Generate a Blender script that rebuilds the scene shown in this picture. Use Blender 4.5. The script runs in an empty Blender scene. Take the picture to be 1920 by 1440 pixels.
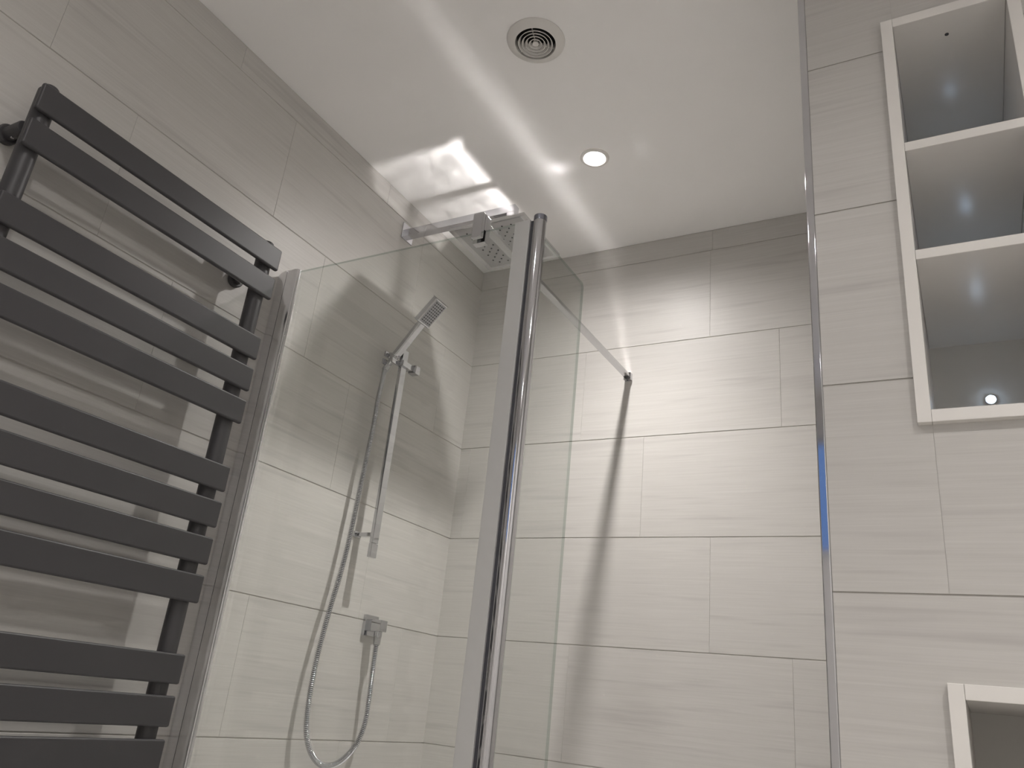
import bpy, bmesh, math, random
from mathutils import Vector, Matrix
random.seed(7)
SC = bpy.context.scene
COL = SC.collection
PI = math.pi

# ------------------------------------------------------------------ camera
CAM = Vector((1.4422, -2.1363, 0.9499))
ROT = ((0.8744233, 0.47482217, 0.09963834),       # image right
       (-0.09676009, 0.37192063, -0.92320774),    # image down
       (-0.47541705, 0.79763334, 0.37115991))     # view direction
cd = bpy.data.cameras.new('camera')
cd.sensor_fit = 'HORIZONTAL'; cd.sensor_width = 36.0
cd.lens = 36.0 * 1504.6 / 1920.0
cd.clip_start = 0.02
cam = bpy.data.objects.new('camera', cd); COL.objects.link(cam)
r, d, f = (Vector(v).normalized() for v in ROT)
M = Matrix((r, -d, -f)).transposed().to_4x4(); M.translation = CAM
cam.matrix_world = M
SC.camera = cam

# ------------------------------------------------------------------ world, exposure, sampling behaviour
w = bpy.data.worlds.new('world'); SC.world = w; w.use_nodes = True
bg = w.node_tree.nodes['Background']
bg.inputs['Color'].default_value = (0.17, 0.30, 0.66, 1); bg.inputs['Strength'].default_value = 1.0   # dusk blue behind the added rear window
vs = SC.view_settings
vs.view_transform = 'Standard'; vs.look = 'None'; vs.exposure = 0.0; vs.gamma = 1.0; vs.use_curve_mapping = False
cy = SC.cycles
cy.use_guiding = True; cy.use_surface_guiding = True; cy.guiding_training_samples = 48; cy.surface_guiding_probability = 0.75   # light bounced off the chrome
cy.use_light_tree = False
cy.max_bounces = 8; cy.diffuse_bounces = 4; cy.glossy_bounces = 5; cy.transparent_max_bounces = 16
cy.caustics_reflective = True; cy.blur_glossy = 0.0; cy.sample_clamp_indirect = 0.0

LAMP_W = 56.0          # each downlight
LAMP_COL = (1.0, 0.963, 0.936)
H = 2.40               # ceiling height

# ------------------------------------------------------------------ materials
def mat(name):
    m = bpy.data.materials.new(name); m.use_nodes = True
    return m, m.node_tree, m.node_tree.nodes['Principled BSDF']

def plain(name, col, rough=0.5, metal=0.0, noise=0.0, spec=0.5, bump=0.0, scale=60.0):
    m, nt, b = mat(name)
    b.inputs['Roughness'].default_value = rough; b.inputs['Metallic'].default_value = metal
    b.inputs['Specular IOR Level'].default_value = spec
    n = nt.nodes.new('ShaderNodeTexNoise'); n.inputs['Scale'].default_value = scale; n.inputs['Detail'].default_value = 1
    tc = nt.nodes.new('ShaderNodeTexCoord'); nt.links.new(tc.outputs['Object'], n.inputs['Vector'])
    mx = nt.nodes.new('ShaderNodeMix'); mx.data_type = 'RGBA'
    mx.inputs['A'].default_value = (*[c * (1 - noise) for c in col], 1)
    mx.inputs['B'].default_value = (*[min(1, c * (1 + noise)) for c in col], 1)
    nt.links.new(n.outputs['Fac'], mx.inputs['Factor']); nt.links.new(mx.outputs['Result'], b.inputs['Base Color'])
    if bump:
        bp = nt.nodes.new('ShaderNodeBump'); bp.inputs['Strength'].default_value = bump; bp.inputs['Distance'].default_value = 0.001
        nt.links.new(n.outputs['Fac'], bp.inputs['Height']); nt.links.new(bp.outputs['Normal'], b.inputs['Normal'])
    return m

def tile_material():
    m, nt, b = mat('porcelain_tile'); N = nt.nodes; L = nt.links
    tc = N.new('ShaderNodeTexCoord'); oi = N.new('ShaderNodeObjectInfo')
    off = N.new('ShaderNodeMath'); off.operation = 'MULTIPLY'; off.inputs[1].default_value = 40.0
    L.new(oi.outputs['Random'], off.inputs[0])
    cmb = N.new('ShaderNodeCombineXYZ')
    for k in range(3): L.new(off.outputs[0], cmb.inputs[k])
    add = N.new('ShaderNodeVectorMath'); add.operation = 'ADD'
    L.new(tc.outputs['Object'], add.inputs[0]); L.new(cmb.outputs[0], add.inputs[1])
    def streak(sx, sz, detail, dist):
        mp = N.new('ShaderNodeMapping'); mp.inputs['Scale'].default_value = (sx, 0.3, sz)
        L.new(add.outputs[0], mp.inputs['Vector'])
        n = N.new('ShaderNodeTexNoise'); n.inputs['Scale'].default_value = 1.0
        n.inputs['Detail'].default_value = detail; n.inputs['Distortion'].default_value = dist
        L.new(mp.outputs[0], n.inputs['Vector']); return n
    fine = streak(9.0, 520.0, 1.0, 0.0)
    mid = streak(4.0, 210.0, 2.0, 0.0)
    vein = streak(3.0, 48.0, 2.0, 0.0)
    vr = N.new('ShaderNodeValToRGB')
    vr.color_ramp.elements[0].position = 0.26; vr.color_ramp.elements[0].color = (1, 1, 1, 1)
    vr.color_ramp.elements[1].position = 0.42; vr.color_ramp.elements[1].color = (0, 0, 0, 1)
    L.new(vein.outputs['Fac'], vr.inputs['Fac'])
    s1 = N.new('ShaderNodeMath'); s1.operation = 'MULTIPLY_ADD'; s1.inputs[1].default_value = 0.45
    L.new(fine.outputs['Fac'], s1.inputs[0])
    h = N.new('ShaderNodeMath'); h.operation = 'MULTIPLY'; h.inputs[1].default_value = 0.55
    L.new(mid.outputs['Fac'], h.inputs[0]); L.new(h.outputs[0], s1.inputs[2])
    cr = N.new('ShaderNodeValToRGB')
    cr.color_ramp.elements[0].position = 0.22; cr.color_ramp.elements[0].color = (0.520, 0.502, 0.475, 1)
    cr.color_ramp.elements[1].position = 0.74; cr.color_ramp.elements[1].color = (0.600, 0.582, 0.555, 1)
    L.new(s1.outputs[0], cr.inputs['Fac'])
    mx = N.new('ShaderNodeMix'); mx.data_type = 'RGBA'; mx.blend_type = 'MULTIPLY'
    mx.inputs['B'].default_value = (0.885, 0.88, 0.885, 1)
    L.new(vr.outputs['Color'], mx.inputs['Factor']); L.new(cr.outputs['Color'], mx.inputs['A'])
    L.new(mx.outputs['Result'], b.inputs['Base Color'])
    b.inputs['Roughness'].default_value = 0.42; b.inputs['Specular IOR Level'].default_value = 0.35
    return m

def glass_material(name, tint):
    m = bpy.data.materials.new(name); m.use_nodes = True; nt = m.node_tree; nt.nodes.clear()
    N = nt.nodes; L = nt.links
    out = N.new('ShaderNodeOutputMaterial'); mix = N.new('ShaderNodeMixShader')
    tr = N.new('ShaderNodeBsdfTransparent'); tr.inputs['Color'].default_value = (*tint, 1)
    gl = N.new('ShaderNodeBsdfGlossy'); gl.inputs['Roughness'].default_value = 0.015
    ge = N.new('ShaderNodeNewGeometry'); io = N.new('ShaderNodeMix'); io.data_type = 'FLOAT'
    io.inputs['A'].default_value = 1.45; io.inputs['B'].default_value = 1 / 1.45
    L.new(ge.outputs['Backfacing'], io.inputs['Factor'])
    fr = N.new('ShaderNodeFresnel'); L.new(io.outputs['Result'], fr.inputs['IOR'])
    L.new(fr.outputs[0], mix.inputs[0]); L.new(tr.outputs[0], mix.inputs[1]); L.new(gl.outputs[0], mix.inputs[2])
    L.new(mix.outputs[0], out.inputs['Surface'])
    return m

def emitter(name, col, strength):
    m, nt, b = mat(name)
    b.inputs['Base Color'].default_value = (*col, 1)
    b.inputs['Emission Color'].default_value = (*col, 1); b.inputs['Emission Strength'].default_value = strength
    return m

MT = {
    'tile': tile_material(),
    'grout': plain('grout', (0.46, 0.44, 0.41), 0.9, noise=0.1),
    'ceiling': plain('ceiling_paint', (0.88, 0.865, 0.85), 0.6, noise=0.01, scale=8),
    'paint': plain('wall_paint', (0.78, 0.765, 0.745), 0.7, noise=0.02, scale=6),
    'floor': plain('floor_vinyl', (0.50, 0.485, 0.465), 0.5, noise=0.08, scale=12),
    'chrome': plain('chrome', (0.58, 0.58, 0.60), 0.06, 1.0, noise=0.01),
    'mirror': plain('polished_chrome', (0.66, 0.66, 0.67), 0.05, 1.0, noise=0.01, bump=0.35, scale=32),
    'bright': plain('bright_aluminium', (0.80, 0.80, 0.82), 0.16, 1.0, noise=0.01),
    'brushed': plain('brushed_chrome', (0.58, 0.58, 0.59), 0.17, 1.0, noise=0.01),
    'satin': plain('satin_aluminium', (0.62, 0.62, 0.61), 0.42, 0.4, noise=0.02),
    'satin_face': plain('satin_chrome', (0.50, 0.50, 0.51), 0.28, 1.0, noise=0.02),
    'gasket': plain('rubber_gasket', (0.05, 0.05, 0.06), 0.5, noise=0.1),
    'anthracite': plain('anthracite_paint', (0.046, 0.044, 0.047), 0.44, noise=0.06, bump=0.05, scale=900),
    'white': plain('white_melamine', (0.80, 0.775, 0.74), 0.25, noise=0.01),
    'panel': plain('white_gloss_panel', (0.66, 0.645, 0.61), 0.35, noise=0.01),
    'plastic': plain('white_plastic', (0.68, 0.66, 0.63), 0.4, noise=0.01),
    'duct': plain('grey_duct', (0.10, 0.10, 0.10), 0.7, noise=0.1),
    'nozzle': plain('rubber_nozzle', (0.06, 0.06, 0.065), 0.6, noise=0.1),
    'face': plain('nozzle_face', (0.40, 0.40, 0.42), 0.35, 0.6, noise=0.02),
    'dark_chrome': plain('dark_chrome', (0.30, 0.31, 0.36), 0.16, 1.0, noise=0.02),
    'glass': glass_material('clear_glass', (0.958, 0.967, 0.957)),
    'glass_edge': glass_material('glass_cut_edge', (0.70, 0.76, 0.725)),
    'lens': emitter('lamp_lens', (1.0, 0.95, 0.92), 14.0),
    'tray': plain('white_acrylic', (0.82, 0.82, 0.81), 0.2, noise=0.01),
    'led': emitter('cool_led', (0.58, 0.76, 1.0), 15.0),
    'door': plain('door_paint', (0.66, 0.64, 0.60), 0.45, noise=0.01),
}

# ------------------------------------------------------------------ builders
ORI = {}
def tag(o, label=None, cat=None, group=None, kind=None):
    if label: o['label'] = label
    if cat: o['category'] = cat
    if group: o['group'] = group
    if kind: o['kind'] = kind
    return o

def thing(name, label, cat, loc, group=None):
    o = bpy.data.objects.new(name, None); COL.objects.link(o); o.location = loc; o.empty_display_size = 0.05
    ORI[o.name] = Vector(loc)
    return tag(o, label, cat, group)

def obj(name, bm, m, parent=None, smooth=False, origin=None, kind=None, label=None):
    org = ORI[parent.name] if parent else (Vector(origin) if origin else Vector((0, 0, 0)))
    bmesh.ops.recalc_face_normals(bm, faces=bm.faces[:])
    if org.length: bmesh.ops.translate(bm, verts=bm.verts[:], vec=-org)
    me = bpy.data.meshes.new(name); bm.to_mesh(me); bm.free()
    me.materials.append(MT[m])
    if smooth:
        for p in me.polygons: p.use_smooth = True
        try: me.set_sharp_from_angle(angle=math.radians(35))
        except Exception: pass
    o = bpy.data.objects.new(name, me); COL.objects.link(o)
    if smooth:
        wn = o.modifiers.new('weighted_normals', 'WEIGHTED_NORMAL'); wn.keep_sharp = True; wn.weight = 100
    if parent: o.parent = parent
    else: o.location = org
    ORI[o.name] = org
    return tag(o, label, kind=kind)

def box(bm, x0, x1, y0, y1, z0, z1, bevel=0.0, seg=2):
    x0, x1 = sorted((x0, x1)); y0, y1 = sorted((y0, y1)); z0, z1 = sorted((z0, z1))
    g = bmesh.ops.create_cube(bm, size=1.0)
    vs_ = g['verts']
    for v in vs_:
        v.co = Vector(((x0 + x1) / 2 + v.co.x * (x1 - x0), (y0 + y1) / 2 + v.co.y * (y1 - y0), (z0 + z1) / 2 + v.co.z * (z1 - z0)))
    if bevel:
        es = list({e for v in vs_ for e in v.link_edges})
        bmesh.ops.bevel(bm, geom=es, offset=bevel, segments=seg, profile=0.5, affect='EDGES')
    return bm

def B(*a, **k): return box(bmesh.new(), *a, **k)

def cyl(bm, p0, p1, r0, r1=None, seg=28, bevel=0.0):
    p0, p1 = Vector(p0), Vector(p1); r1 = r0 if r1 is None else r1
    ax = (p1 - p0); ln = ax.length
    q = Vector((0, 0, 1)).rotation_difference(ax.normalized()).to_matrix().to_4x4()
    g = bmesh.ops.create_cone(bm, cap_ends=True, segments=seg, radius1=r0, radius2=r1, depth=ln,
                              matrix=Matrix.Translation((p0 + p1) / 2) @ q)
    if bevel:
        es = list({e for v in g['verts'] for e in v.link_edges if len(e.link_faces) == 2 and any(len(f_.verts) > 4 for f_ in e.link_faces)})
        bmesh.ops.bevel(bm, geom=es, offset=bevel, segments=3, profile=0.5, affect='EDGES')
    return bm

def lathe(bm, prof, c, seg=64, closed=False):
    """revolve (radius, z) profile about the vertical through c"""
    rings = []
    for rr, z in prof:
        rings.append([bm.verts.new((c[0] + rr * math.cos(2 * PI * k / seg), c[1] + rr * math.sin(2 * PI * k / seg), z)) for k in range(seg)])
    n = len(rings)
    for i in range(n if closed else n - 1):
        a, b_ = rings[i], rings[(i + 1) % n]
        for k in range(seg):
            bm.faces.new((a[k], a[(k + 1) % seg], b_[(k + 1) % seg], b_[k]))
    return bm

def disc(bm, c, rr, z, seg=48):
    bm.faces.new([bm.verts.new((c[0] + rr * math.cos(2 * PI * k / seg), c[1] + rr * math.sin(2 * PI * k / seg), z)) for k in range(seg)])
    return bm

def prism(bm, poly, z0, z1):
    a = [bm.verts.new((x, y, z0)) for x, y in poly]; b_ = [bm.verts.new((x, y, z1)) for x, y in poly]
    n = len(poly)
    for k in range(n): bm.faces.new((a[k], a[(k + 1) % n], b_[(k + 1) % n], b_[k]))
    bm.faces.new(a[::-1]); bm.faces.new(b_)
    return bm

def obox(bm, c, ux, uy, uz, sx, sy, sz, bevel=0.0, seg=2):
    """box with its own axes, centred on c"""
    g = bmesh.ops.create_cube(bm, size=1.0)
    c, ux, uy, uz = Vector(c), Vector(ux).normalized(), Vector(uy).normalized(), Vector(uz).normalized()
    for v in g['verts']: v.co = c + ux * v.co.x * sx + uy * v.co.y * sy + uz * v.co.z * sz
    if bevel:
        es = list({e for v in g['verts'] for e in v.link_edges})
        bmesh.ops.bevel(bm, geom=es, offset=bevel, segments=seg, profile=0.5, affect='EDGES')
    return bm

def catmull(pts, n):
    P = [Vector(p) for p in pts]; P = [P[0] * 2 - P[1]] + P + [P[-1] * 2 - P[-2]]
    out = []
    for i in range(1, len(P) - 2):
        for k in range(n):
            t = k / n; a, b_, c, d_ = P[i - 1], P[i], P[i + 1], P[i + 2]
            out.append(0.5 * ((2 * b_) + (c - a) * t + (2 * a - 5 * b_ + 4 * c - d_) * t * t + (3 * b_ - a - 3 * c + d_) * t ** 3))
    out.append(P[-2]); return out

def resample(pts, step):
    out = [pts[0]]; acc = 0.0
    for a, b_ in zip(pts, pts[1:]):
        L_ = (b_ - a).length; pos = step - acc
        while pos <= L_:
            out.append(a + (b_ - a) * (pos / L_)); pos += step
        acc = (acc + L_) % step
    return out

def tube(bm, pts, rad, seg=10):
    rings = []; up = Vector((1, 0, 0))
    for i, p in enumerate(pts):
        t = (pts[min(i + 1, len(pts) - 1)] - pts[max(i - 1, 0)]).normalized()
        n = (up - t * up.dot(t)).normalized(); b_ = t.cross(n)
        rr = rad(i) if callable(rad) else rad
        rings.append([bm.verts.new(p + (n * math.cos(2 * PI * k / seg) + b_ * math.sin(2 * PI * k / seg)) * rr) for k in range(seg)])
    for a, b_ in zip(rings, rings[1:]):
        for k in range(seg): bm.faces.new((a[k], a[(k + 1) % seg], b_[(k + 1) % seg], b_[k]))
    bm.faces.new(rings[0][::-1]); bm.faces.new(rings[-1])
    return bm

# ------------------------------------------------------------------ room shell
RX, RY = 2.40, -3.40
PY = -0.965                    # face of the partition
PX = 1.2665                    # its free edge
UNITS = [(1.400, 1.600, 1.364, 2.089), (1.4055, 1.6055, 0.309, 1.029)]   # recessed shelf boxes

obj('floor', B(-0.1, RX + 0.1, RY - 0.1, 0.1, -0.1, 0.0), 'floor', kind='structure')

VC = (0.673, -0.906)           # vent centre
VR = 0.050
bm = bmesh.new()
hw = 0.09
def quad(a, b_, c, d_): bm.faces.new([bm.verts.new(p) for p in (a, b_, c, d_)])
xs = [-0.1, VC[0] - hw, VC[0] + hw, RX + 0.1]; ys = [RY - 0.1, VC[1] - hw, VC[1] + hw, 0.1]
for i in range(3):
    for j in range(3):
        if i == 1 and j == 1: continue
        quad((xs[i], ys[j], H), (xs[i + 1], ys[j], H), (xs[i + 1], ys[j + 1], H), (xs[i], ys[j + 1], H))
seg = 48; ci = []; sq = []
for k in range(seg):
    a = 2 * PI * k / seg; cx, sy = math.cos(a), math.sin(a); m_ = max(abs(cx), abs(sy))
    ci.append(bm.verts.new((VC[0] + VR * cx, VC[1] + VR * sy, H))); sq.append(bm.verts.new((VC[0] + hw * cx / m_, VC[1] + hw * sy / m_, H)))
for k in range(seg): bm.faces.new((ci[k], ci[(k + 1) % seg], sq[(k + 1) % seg], sq[k]))
for k in range(4): pass
tp = [bm.verts.new(p) for p in ((-0.1, RY - 0.1, H + 0.15), (RX + 0.1, RY - 0.1, H + 0.15), (RX + 0.1, 0.1, H + 0.15), (-0.1, 0.1, H + 0.15))]
bm.faces.new(tp)
ceil = obj('ceiling', bm, 'ceiling', kind='structure')

GD = 0.0014                    # grout sits this deep
wl = obj('wall_left', B(-0.1, -GD, RY - 0.1, 0.1, 0, H), 'grout', kind='structure')
wb = obj('wall_back', B(0.0, PX + 0.05, GD, 0.1, 0, H), 'grout', kind='structure')
obj('wall_shower_side', B(PX + 0.004, PX + 0.05, PY + 0.012, GD, 0, H), 'tile', kind='structure')
bm = bmesh.new()
xa, xb = 1.400, 1.6055
y0, y1 = PY + GD, PY + 0.05
box(bm, PX + 0.004, xa, y0, y1, 0, H); box(bm, xb, RX, y0, y1, 0, H)
zz = [0, UNITS[1][2], UNITS[1][3], UNITS[0][2], UNITS[0][3], H]
for a, b_ in ((0, 1), (2, 3), (4, 5)): box(bm, xa, xb, y0, y1, zz[a], zz[b_])
wp = obj('wall_partition', bm, 'grout', kind='structure')
obj('wall_right', B(RX, RX + 0.1, RY - 0.1, PY + 0.05, 0, H), 'paint', kind='structure')
# rear wall, behind the camera; window added to give the trim its blue reflection
WX0, WX1, WZ0, WZ1 = 0.60, 1.25, 1.66, 2.22
bm = bmesh.new()
box(bm, -0.1, WX0, RY - 0.1, RY, 0, H); box(bm, WX1, RX + 0.1, RY - 0.1, RY, 0, H)
box(bm, WX0, WX1, RY - 0.1, RY, 0, WZ0); box(bm, WX0, WX1, RY - 0.1, RY, WZ1, H)
obj('wall_rear', bm, 'paint', kind='structure')
bm = bmesh.new()
for a in ((WX0, WX0 + 0.04, WZ0, WZ1), (WX1 - 0.04, WX1, WZ0, WZ1), (WX0 + 0.04, WX1 - 0.04, WZ0, WZ0 + 0.04), (WX0 + 0.04, WX1 - 0.04, WZ1 - 0.04, WZ1)):
    box(bm, a[0], a[1], RY - 0.07, RY - 0.02, a[2], a[3], 0.004)
win = obj('added_window_1', bm, 'door', kind='structure')
obj('pane', B(WX0 + 0.04, WX1 - 0.04, RY - 0.048, RY - 0.042, WZ0 + 0.04, WZ1 - 0.04), 'glass', win)

# ------------------------------------------------------------------ wall tiles (0.6 x 0.3 m)
TH = 0.009; GV, GH = 0.0003, 0.0026     # joint widths: upright, level
_tm = {}
def tile_mesh(wd, ht):
    key = (round(wd, 4), round(ht, 4))
    if key not in _tm:
        b_ = B(0, wd, 0, TH, 0, ht, 0.0006, 1)
        me = bpy.data.meshes.new('tile'); bmesh.ops.recalc_face_normals(b_, faces=b_.faces[:]); b_.to_mesh(me); b_.free()
        me.materials.append(MT['tile']); _tm[key] = me
    return _tm[key]

def lay(wall, u0, u1, rows, place, rotz, holes=()):
    for z0, z1, joint in rows:
        us = [u0]; j = joint
        while j > u0 + 0.02: j -= 0.6
        while j < u0 + 0.02: j += 0.6
        while j < u1 - 0.02: us.append(j); j += 0.6
        us.append(u1)
        for a, b_ in zip(us, us[1:]):
            A0, A1, Z0, Z1 = a + GV / 2, b_ - GV / 2, z0 + GH / 2, z1 - GH / 2
            cut = [h for h in holes if h[0] < A1 and h[1] > A0 and h[2] < Z1 and h[3] > Z0]
            if not cut:
                me = tile_mesh(A1 - A0, Z1 - Z0)
            else:
                gx = sorted({A0, A1, *[min(max(v, A0), A1) for h in cut for v in h[:2]]})
                gz = sorted({Z0, Z1, *[min(max(v, Z0), Z1) for h in cut for v in h[2:]]})
                bm_ = bmesh.new()
                for p, q in zip(gx, gx[1:]):
                    for s, t in zip(gz, gz[1:]):
                        mx_, mz_ = (p + q) / 2, (s + t) / 2
                        if any(h[0] < mx_ < h[1] and h[2] < mz_ < h[3] for h in cut): continue
                        box(bm_, p - A0, q - A0, 0, TH, s - Z0, t - Z0)
                if not bm_.faces: bm_.free(); continue
                bmesh.ops.remove_doubles(bm_, verts=bm_.verts[:], dist=1e-5)
                me = bpy.data.meshes.new('tile'); bm_.to_mesh(me); bm_.free(); me.materials.append(MT['tile'])
            o = bpy.data.objects.new('tile', me); COL.objects.link(o)
            o.parent = wall; o.location = place(A0, Z0); o.rotation_euler = (0, 0, rotz)

def row_list(zref, joints, zmin=0.0, zmax=H):
    """joints: {row index: joint position}; row 0 starts at zref"""
    out = []; k = -6
    while zref + k * 0.3 < zmax:
        a, b_ = max(zmin, zref + k * 0.3), min(zmax, zref + (k + 1) * 0.3)
        if b_ - a > 0.008: out.append((a, b_, joints.get(k, joints.get('d', 0.0) + 0.2 * (k % 3))))
        k += 1
    return out
ZR = 1.426
lay(wb, -0.001, PX, row_list(ZR, {3: 0.24, 2: 0.834, 1: 1.034, 0: 0.640, -1: 0.840, -2: 1.045, 'd': 0.24}), lambda u, z: (u, 0, z), 0.0)
lay(wl, RY, 0.005, row_list(ZR, {3: -0.57, 2: -0.970, 1: -1.370, 0: -0.585, -1: -0.384, -2: -0.780, 'd': -0.38}), lambda u, z: (0, u, z), PI / 2)
lay(wp, PX + 0.0125, RX, row_list(1.4355, {-1: 1.418, -2: 1.618, 0: 1.618, 1: 1.818, 2: 1.418, 3: 1.618, 'd': 1.6}), lambda u, z: (u, PY, z), 0.0, holes=UNITS)

# white shower tray out of view, added to bounce light upward
def tray():
    t = thing('bounce_tray', 'unseen white shower tray added to bounce light', 'shower tray', (0.63, -0.46, 0))
    bm = B(0.0, PX + 0.003, GY0 - 0.035, 0.0, 0.0, 0.05, 0.006, 3)
    obj('pan', bm, 'tray', t, True)
    bm = bmesh.new()
    for a in ((0.0, PX + 0.003, GY0 - 0.035, GY0 + 0.02), (0.0, PX + 0.003, -0.05, 0.0)): box(bm, *a, 0.048, 0.075, 0.008, 3)
    for a in ((0.0, 0.05), (PX - 0.045, PX + 0.003)): box(bm, *a, GY0 + 0.02, -0.05, 0.048, 0.075, 0.008, 3)
    obj('rim', bm, 'tray', t, True)
GY0 = -0.912
tray()

# chrome edge trim up the end of the partition
bm = bmesh.new()
box(bm, PX, PX + 0.0125, PY - 0.0015, PY + 0.014, 0, H, 0.0022, 3)
obj('trim_1', bm, 'chrome', smooth=True, kind='structure')

# ------------------------------------------------------------------ downlights
def downlight(x, y, label, watts):
    t = thing('downlight', label, 'light', (x, y, H), 'recessed ceiling downlights')
    R0 = 0.041
    obj('bezel', lathe(bmesh.new(), [(R0, H - 0.0002), (R0, H - 0.003), (R0 - 0.004, H - 0.006), (R0 - 0.009, H - 0.006), (R0 - 0.0115, H - 0.002)], (x, y)), 'plastic', t, True)
    obj('lens', lathe(disc(bmesh.new(), (x, y), R0 - 0.016, H - 0.0030), [(R0 - 0.016, H - 0.0030), (R0 - 0.0112, H - 0.0012)], (x, y), 48), 'lens', t, True)
    for size, k in ((161, 0.74), (104, 1.05)):          # wide spill and tighter core of the same lamp
        ld = bpy.data.lights.new('downlight_beam', 'SPOT'); ld.energy = watts * k; ld.color = LAMP_COL
        ld.spot_size = math.radians(size); ld.spot_blend = 1.0; ld.shadow_soft_size = 0.023
        lo = bpy.data.objects.new('downlight_beam', ld); COL.objects.link(lo); lo.parent = t; lo.location = (0, 0, -0.006)
    return t
downlight(0.634, -0.462, 'round white downlight glowing in ceiling above shower', LAMP_W * 1.10)
downlight(0.85, -1.95, 'round white downlight in ceiling out in the room beside left wall', LAMP_W * 0.62)
downlight(1.95, -1.90, 'round white downlight in ceiling out in the room beside right wall', LAMP_W * 0.90)
downlight(1.60, -3.009, 'unseen downlight added near the rear wall for ambient light', LAMP_W)  # extra lamp behind the camera, added to lift the ambient light

# ------------------------------------------------------------------ extractor vent
t = thing('ceiling_vent', 'round white extractor vent with concentric rings set in ceiling', 'vent', (*VC, H))
obj('flange', lathe(bmesh.new(), [(0.069, H - 0.0002), (0.0685, H - 0.0025), (0.064, H - 0.0055), (0.051, H - 0.011), (0.048, H - 0.011), (0.0465, H - 0.004), (0.0465, H + 0.01)], VC, 72), 'plastic', t, True)
for k, rr in enumerate((0.0400, 0.0315, 0.0230, 0.0145)):
    obj('louvre_ring', lathe(bmesh.new(), [(rr + 0.0012, H - 0.0120), (rr - 0.0002, H - 0.0125), (rr - 0.0044, H - 0.0050), (rr - 0.0032, H - 0.0045)], VC, 64, True), 'plastic', t, True)
obj('hub', lathe(disc(bmesh.new(), VC, 0.006, H - 0.0125), [(0.006, H - 0.0125), (0.0075, H - 0.011), (0.0055, H - 0.002)], VC, 32), 'plastic', t, True)
for k in range(3):
    a = math.radians(285.7 + 120 * k); u = Vector((math.cos(a), math.sin(a), 0)); v = Vector((-u.y, u.x, 0))
    obj('spoke', obox(bmesh.new(), Vector((*VC, H - 0.005)) + u * 0.026, u, v, (0, 0, 1), 0.042, 0.0014, 0.006), 'plastic', t)
bm = lathe(bmesh.new(), [(0.0495, H - 0.0005), (0.0495, H + 0.09)], VC, 48); disc(bm, VC, 0.0495, H + 0.09)
obj('duct', bm, 'duct', t, True)

# ------------------------------------------------------------------ towel radiator on the left wall
t = thing('towel_radiator', 'tall anthracite towel radiator with flat horizontal bars on left wall', 'radiator', (0, -1.2975, 0.22))
YA, YB = -1.596, -0.9995
SLOTS = [0, 1, 3, 4, 5, 7, 8, 9, 10, 12, 13, 14, 15, 16, 18, 19, 20, 21]
for k in SLOTS:
    zt = 1.887 - 0.0756 * k
    obj('bar', B(0.0895, 0.1005, YA, YB, zt - 0.0545, zt, 0.0042, 3), 'anthracite', t, True)
for yy in (YA + 0.0245, YB - 0.0245):
    p = obj('post', cyl(bmesh.new(), (0.0715, yy, 0.225), (0.0715, yy, 1.893), 0.0185, bevel=0.005), 'anthracite', t, True)
    bm = cyl(bmesh.new(), (0.0715, yy, 1.889), (0.0715, yy, 1.902), 0.0150, bevel=0.005)
    obj('end_cap', bm, 'anthracite', p, True)
    for zz_ in (1.808, 0.50):
        q = obj('wall_bracket', cyl(bmesh.new(), (0.0, yy - 0.012, zz_), (0.06, yy - 0.012, zz_), 0.0125, bevel=0.002), 'anthracite', t, True)
        obj('collar', cyl(bmesh.new(), (0.0, yy - 0.012, zz_), (0.014, yy - 0.012, zz_), 0.019, bevel=0.003), 'anthracite', q, True)
        obj('grub_screw', cyl(bmesh.new(), (0.030, yy - 0.012, zz_ - 0.014), (0.030, yy - 0.012, zz_), 0.003), 'chrome', q, True)

# ------------------------------------------------------------------ shower screen
GY, GT = -0.912, 1.886
t = thing('shower_screen', 'clear glass shower screen in chrome frame with hinged return panel', 'shower screen', (0.38, GY, 0.10))
def edge_glass(o, axis):
    o.data.materials.append(MT['glass_edge'])
    for p in o.data.polygons:
        if abs(p.normal[axis]) < 0.9: p.material_index = 1
def glass_xz(x0, x1, yc, z0, z1, th):
    return B(x0, x1, yc - th / 2, yc + th / 2, z0, z1, 0.0008, 1)
edge_glass(obj('glass_panel', glass_xz(0.060, 0.705, GY, 0.08, GT, 0.006), 'glass', t), 1)
# wall channel: sloped chrome face from the wall, then a flat face
wc = obj('wall_channel', prism(bmesh.new(), [(0.0002, -0.9105), (0.020, -0.9205), (0.040, -0.9255), (0.0465, -0.9262), (0.0465, -0.900), (0.0002, -0.900)], 0.0755, GT + 0.001), 'bright', t, True)
obj('glazing_profile', prism(bmesh.new(), [(0.0480, -0.9265), (0.070, -0.9268), (0.079, -0.9245), (0.0815, -0.9195), (0.0815, -0.9155), (0.0480, -0.9155)], 0.0755, GT), 'bright', t, True)
obj('glazing_profile', prism(bmesh.new(), [(0.0480, -0.9085), (0.0690, -0.9085), (0.0690, -0.9040), (0.0480, -0.9020)], 0.0755, GT), 'bright', t, True)
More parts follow.
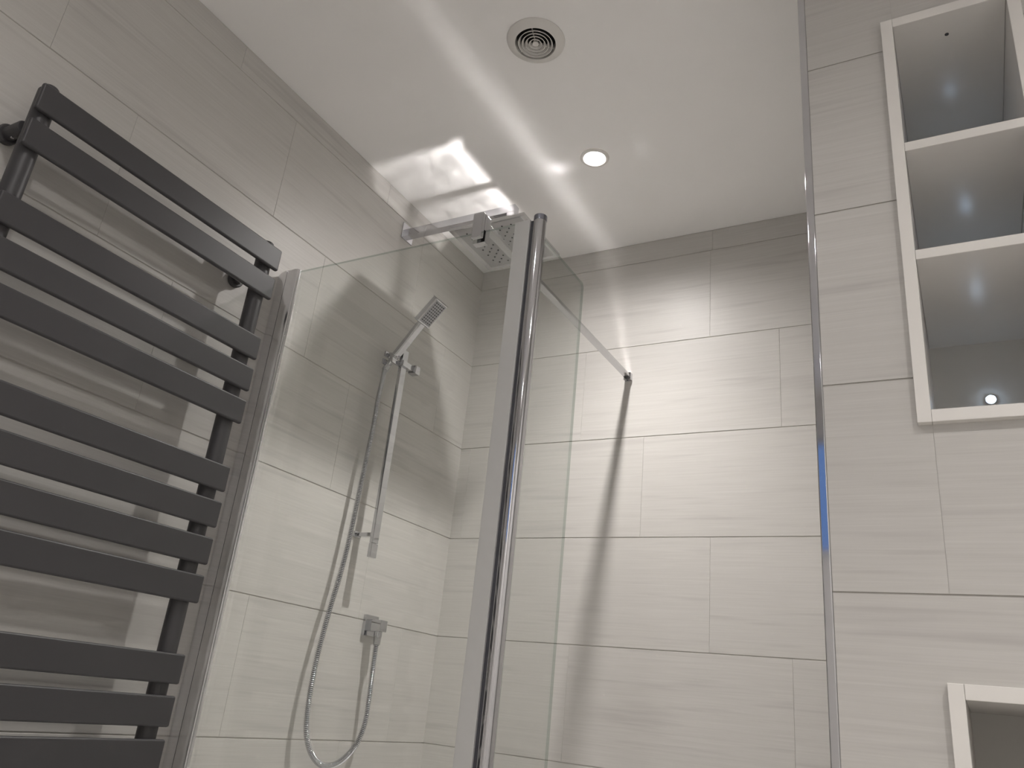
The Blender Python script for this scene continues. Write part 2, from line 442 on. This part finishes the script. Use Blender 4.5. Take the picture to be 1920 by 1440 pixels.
# leading edge: flat profile, dark seal, round hinge post
SX = 0.684
obj('edge_profile', B(SX, 0.7195, GY - 0.0095, GY - 0.0035, 0.0755, GT - 0.002, 0.0008, 2), 'satin', t, True)
obj('edge_profile', B(SX, 0.7195, GY + 0.0035, GY + 0.0095, 0.0755, GT - 0.002, 0.0008, 2), 'satin', t, True)
obj('glazing_seal', B(SX - 0.0016, SX - 0.0002, GY - 0.0060, GY - 0.0032, 0.0755, GT - 0.002), 'gasket', t)
obj('seal', B(0.7197, 0.7275, GY - 0.0050, GY + 0.0050, 0.0755, GT - 0.004), 'gasket', t)
PXC = 0.7380
post = obj('hinge_post', cyl(bmesh.new(), (PXC, GY, 0.0755), (PXC, GY, GT - 0.007), 0.0135, seg=40), 'chrome', t, True)
obj('post_cap', cyl(bmesh.new(), (PXC, GY, GT - 0.007), (PXC, GY, GT + 0.006), 0.0140, seg=40, bevel=0.0015), 'dark_chrome', post, True)
# return panel, square to the front one, upper corner rounded
RT, RYE = 1.843, -0.704
prof = [(GY + 0.012, 0.12), (RYE, 0.12)]
rc = 0.012
for k in range(7):
    a = PI / 2 * k / 6; prof.append((RYE - rc + rc * math.cos(a), RT - rc + rc * math.sin(a)))
prof.append((GY + 0.012, RT))
bm = bmesh.new(); XR = 0.7445
a_ = [bm.verts.new((XR - 0.003, y, z)) for y, z in prof]; b_ = [bm.verts.new((XR + 0.003, y, z)) for y, z in prof]
n = len(prof)
for k in range(n): bm.faces.new((a_[k], a_[(k + 1) % n], b_[(k + 1) % n], b_[k]))
bm.faces.new(a_); bm.faces.new(b_[::-1])
edge_glass(obj('return_panel', bm, 'glass', t), 0)

# ------------------------------------------------------------------ support bar from the glass to the back wall
BX, BZ = 0.5835, 1.921
t = thing('support_bar', 'flat chrome support bar from shower glass to back wall', 'support bar', (BX, 0, BZ))
ro = math.radians(2.6)     # the flat bar is fitted with a slight roll
obj('bar', obox(bmesh.new(), (BX, (GY + 0.012 - 0.006) / 2, BZ), (math.cos(ro), 0, math.sin(ro)), (0, 1, 0), (-math.sin(ro), 0, math.cos(ro)), 0.018, -GY - 0.018, 0.010, 0.0006, 2), 'brushed', t, True)
cl = obj('glass_clamp', B(BX - 0.004, BX + 0.021, GY - 0.014, GY - 0.0035, GT - 0.020, BZ + 0.006, 0.0012, 2), 'chrome', t, True)
obj('clamp_jaw', B(BX - 0.010, BX + 0.021, GY + 0.0035, GY + 0.020, GT - 0.024, BZ + 0.006, 0.0012, 2), 'chrome', cl, True)
obj('clamp_bridge', B(BX - 0.004, BX + 0.021, GY - 0.0035, GY + 0.0035, GT + 0.002, BZ + 0.006), 'chrome', cl, True)
br = obj('wall_bracket', B(BX - 0.0115, BX + 0.0115, -0.016, 0.0, BZ - 0.012, BZ + 0.0115, 0.001, 2), 'chrome', t, True)
obj('grub_screw', cyl(bmesh.new(), (BX, -0.010, BZ - 0.0135), (BX, -0.010, BZ - 0.010), 0.0022), 'dark_chrome', br, True)

# ------------------------------------------------------------------ rain shower head
AY = -0.457
t = thing('rain_shower', 'square chrome rain shower head on wall arm above the glass', 'shower head', (0, AY, 2.287))
obj('wall_plate', B(0, 0.0045, AY - 0.0275, AY + 0.0275, 2.2605, 2.3155, 0.0012, 2), 'chrome', t, True)
obj('arm', B(0.004, 0.394, AY - 0.0125, AY + 0.0125, 2.2725, 2.2975, 0.0012, 2), 'chrome', t, True)
obj('drop_pipe', B(0.369, 0.394, AY - 0.0125, AY + 0.0125, 2.228, 2.2735, 0.0012, 2), 'chrome', t, True)
HCX = 0.3680; hs = 0.1125; hx = 0.1200; HZ = 2.174
obj('ball_joint', cyl(bmesh.new(), (HCX + 0.013, AY, 2.1815), (HCX + 0.013, AY, 2.229), 0.0105, bevel=0.002), 'chrome', t, True)
def pressed_plate(cx, cy_, hu, hh, zb, th, n=30):
    """thin square plate whose top dishes up a touch towards its rim"""
    bm = bmesh.new(); top = {}; bot = {}
    def rise(u, v):
        d_ = min(hu - abs(u), hh - abs(v)); k = max(0.0, 1 - d_ / 0.026)
        return 0.5 * 0.055 * 0.026 * k * k
    for i in range(n + 1):
        for j in range(n + 1):
            u, v = (2 * i / n - 1) * hu, (2 * j / n - 1) * hh
            top[i, j] = bm.verts.new((cx + u, cy_ + v, zb + th + rise(u, v)))
            if i in (0, n) or j in (0, n): bot[i, j] = bm.verts.new((cx + u, cy_ + v, zb))
    for i in range(n):
        for j in range(n): bm.faces.new((top[i, j], top[i + 1, j], top[i + 1, j + 1], top[i, j + 1]))
        for a, b_ in (((i, 0), (i + 1, 0)), ((i, n), (i + 1, n)), ((0, i), (0, i + 1)), ((n, i), (n, i + 1))):
            bm.faces.new((top[a], top[b_], bot[b_], bot[a]))
    ring = [(i, 0) for i in range(n)] + [(n, j) for j in range(n)] + [(i, n) for i in range(n, 0, -1)] + [(0, j) for j in range(n, 0, -1)]
    bm.faces.new([bot[k] for k in ring])
    return bm
hp = obj('head_plate', pressed_plate(HCX, AY, hx, hs, HZ, 0.008), 'mirror', t, True)
obj('face_plate', B(HCX - hx + 0.016, HCX + hx - 0.012, AY - hs + 0.004, AY + hs - 0.012, HZ - 0.0012, HZ + 0.001, 0.0008, 1), 'satin_face', hp)
bm = bmesh.new()
for i in range(12):
    for j in range(12):
        if (i + j) % 2: continue
        x = HCX + 0.002 + (i - 5.5) * 0.0142; y = AY - 0.003 + (j - 5.5) * 0.0150
        cyl(bm, (x, y, HZ - 0.0026), (x, y, HZ + 0.001), 0.0024, seg=8)
obj('spray_nozzles', bm, 'nozzle', hp, kind='stuff')

# ------------------------------------------------------------------ slide rail
RLX, RLY = 0.0615, -0.447
t = thing('slide_rail', 'vertical chrome slide rail on left shower wall', 'shower rail', (0, RLY, 1.59))
rail = obj('rail', B(RLX - 0.0055, RLX + 0.0055, RLY - 0.012, RLY + 0.012, 1.315, 1.880, 0.001, 2), 'chrome', t, True)
obj('end_cap', B(RLX - 0.006, RLX + 0.006, RLY - 0.0125, RLY + 0.0125, 1.277, 1.314, 0.0012, 2), 'chrome', rail, True)
for zz_, nm in ((1.338, 0), (1.872, 1)):
    q = obj('wall_bracket', B(0.004, RLX - 0.005, RLY - 0.008, RLY + 0.008, zz_ - 0.005, zz_ + 0.005, 0.001, 2), 'chrome', t, True)
    obj('foot', B(0.0, 0.006, RLY - 0.018, RLY + 0.010, zz_ - 0.008, zz_ + 0.008, 0.001, 2), 'chrome', q, True)
    obj('screw', cyl(bmesh.new(), (0.006, RLY - 0.013, zz_), (0.0075, RLY - 0.013, zz_), 0.0022), 'nozzle', q, True)
# slider: a cross bar over the rail, hand-shower cup on one end and square knob on the other
sz = 1.836
sl = obj('slider', B(RLX - 0.010, RLX + 0.012, RLY - 0.0135, RLY + 0.034, sz - 0.009, sz + 0.009, 0.0015, 2), 'chrome', t, True)
for a_ in (-0.0205, 0.0125): obj('cup', B(0.040 + a_, 0.040 + a_ + 0.006, RLY - 0.046, RLY - 0.0135, sz - 0.010, sz + 0.006, 0.0015, 2), 'chrome', sl, True)
obj('knob', B(RLX - 0.006, RLX + 0.022, RLY + 0.034, RLY + 0.058, sz - 0.014, sz + 0.012, 0.003, 3), 'chrome', sl, True)

# ------------------------------------------------------------------ hand shower, leaning out from the wall
HY = RLY - 0.023 - 0.005
t = thing('hand_shower', 'chrome hand shower with square face held on slide rail', 'hand shower', (0.056, HY, 1.848))
P0 = Vector((0.052, HY, 1.852)); dr = Vector((math.sin(math.radians(38.5)), 0, math.cos(math.radians(38.5))))
nrm = Vector((dr.z, 0, -dr.x)); uy = Vector((0, 1, 0))
hl = 0.128
obj('handle', obox(bmesh.new(), P0 + dr * hl / 2, uy, nrm, dr, 0.026, 0.016, hl, 0.004, 3), 'chrome', t, True)
obj('cone', cyl(bmesh.new(), P0 - dr * 0.030, P0 + dr * 0.004, 0.0095, 0.012, seg=20), 'chrome', t, True)
dh = Vector((math.sin(math.radians(43)), 0, math.cos(math.radians(43)))); nh = Vector((dh.z, 0, -dh.x))
hc = P0 + dr * hl + dh * 0.036
hd = obj('head', obox(bmesh.new(), hc, uy, nh, dh, 0.058, 0.017, 0.086, 0.003, 3), 'chrome', t, True)
obj('face', obox(bmesh.new(), hc + nh * 0.0086, uy, nh, dh, 0.050, 0.0015, 0.076, 0.0006, 1), 'face', hd, True)
bm = bmesh.new()
for i in range(5):
    for j in range(9):
        c = hc + nh * 0.0092 + uy * (i - 2) * 0.0088 + dh * ((j - 4) * 0.0078)
        cyl(bm, c, c + nh * 0.0016, 0.0021, seg=8)
obj('spray_nozzles', bm, 'nozzle', hd, kind='stuff')

# ------------------------------------------------------------------ wall outlet and hose
OY, OZ = -0.336, 1.114
t = thing('hose_outlet', 'square chrome hose outlet elbow low on left shower wall', 'hose outlet', (0, OY, OZ))
obj('wall_plate', B(0, 0.010, OY - 0.0275, OY + 0.0275, OZ - 0.027, OZ + 0.027, 0.0015, 2), 'chrome', t, True)
el = obj('elbow', B(0.008, 0.052, OY - 0.0145, OY + 0.0145, OZ - 0.014, OZ + 0.016, 0.002, 2), 'chrome', t, True)
obj('spout', cyl(bmesh.new(), (0.036, OY, OZ - 0.028), (0.036, OY, OZ - 0.012), 0.011, seg=20, bevel=0.001), 'chrome', el, True)

t = thing('shower_hose', 'ribbed chrome hose looping from outlet up to hand shower', 'hose', (0.04, -0.46, 0.78))
h0 = P0 - dr * 0.030
hose = [h0, h0 - dr * 0.016 + Vector((0, -0.002, 0)), (0.030, -0.4880, 1.765), (0.032, -0.4950, 1.715), (0.034, -0.4969, 1.6295), (0.034, -0.5030, 1.5196),
        (0.034, -0.5089, 1.4141), (0.034, -0.5146, 1.3128), (0.034, -0.5236, 1.2283), (0.034, -0.5383, 1.1459), (0.034, -0.5481, 1.0801),
        (0.034, -0.5557, 1.0165), (0.034, -0.5578, 0.9430), (0.034, -0.5540, 0.8837), (0.034, -0.5426, 0.8373), (0.034, -0.5124, 0.7970),
        (0.034, -0.4675, 0.7737), (0.034, -0.4094, 0.7793), (0.034, -0.3568, 0.8161), (0.035, -0.3326, 0.8670), (0.035, -0.3299, 0.9318),
        (0.036, -0.3350, 1.0107), (0.036, OY, 1.0560), (0.036, OY, 1.0840)]
pts = resample(catmull(hose, 24), 0.0011)
obj('hose', tube(bmesh.new(), pts, lambda i: (0.0068, 0.0075, 0.0068, 0.0046)[i % 4], 10), 'chrome', t, True)
obj('hose_nut', cyl(bmesh.new(), (0.036, OY, 1.066), (0.036, OY, 1.0862), 0.0095, 0.0105, seg=8), 'chrome', t, False)
obj('hose_nut', cyl(bmesh.new(), h0 - dr * 0.024, h0 - dr * 0.0005, 0.0088, 0.0095, seg=8), 'chrome', t, False)

# ------------------------------------------------------------------ recessed white shelf boxes in the partition
def shelf_box(u, shelves, label):
    x0, x1, z0, z1 = u; yf, yb = PY - 0.012, PY + 0.3140; b_ = 0.0180
    t = thing('shelf_unit', label, 'shelf', ((x0 + x1) / 2, PY, z0), 'white shelf boxes let into the partition')
    e = 0.0006
    obj('side_board', B(x0, x0 + b_, yf, yb, z0, z1, e, 1), 'white', t)
    obj('side_board', B(x1 - b_, x1, yf, yb, z0, z1, e, 1), 'white', t)
    obj('top_board', B(x0 + b_ + 0.0003, x1 - b_ - 0.0003, yf, yb, z1 - b_, z1, e, 1), 'white', t)
    obj('bottom_board', B(x0 + b_ + 0.0003, x1 - b_ - 0.0003, yf, yb, z0, z0 + b_, e, 1), 'white', t)
    for s in shelves:
        obj('shelf_board', B(x0 + b_ + 0.0003, x1 - b_ - 0.0003, yf + 0.001, yb, s, s + 0.0165, e, 1), 'white', t)
    obj('back_panel', B(x0 + 0.002, x1 - 0.002, yb, yb + 0.006, z0 + 0.002, z1 - 0.002), 'panel', t)
    return t
t = shelf_box(UNITS[0], (1.8153, 1.6190), 'tall white shelf box with three compartments in the grey partition')
obj('cable_hole', cyl(bmesh.new(), (1.497, -0.927, 2.0702), (1.497, -0.927, 2.0722), 0.0032, seg=16), 'nozzle', t)
for zc in (1.9620, 1.7255, 1.5120):
    lb = obj('led_light', cyl(bmesh.new(), (1.503, -0.6512, zc), (1.503, -0.6550, zc), 0.0090, seg=24, bevel=0.001), 'plastic', t, True, label='small round cool white light')
    bm = bmesh.new(); bmesh.ops.create_uvsphere(bm, u_segments=20, v_segments=10, radius=0.0070, matrix=Matrix.Translation((1.503, -0.6545, zc)))
    obj('bulb', bm, 'led', lb, True)
shelf_box(UNITS[1], (0.55, 0.79), 'lower white shelf box in the partition with plain open front')
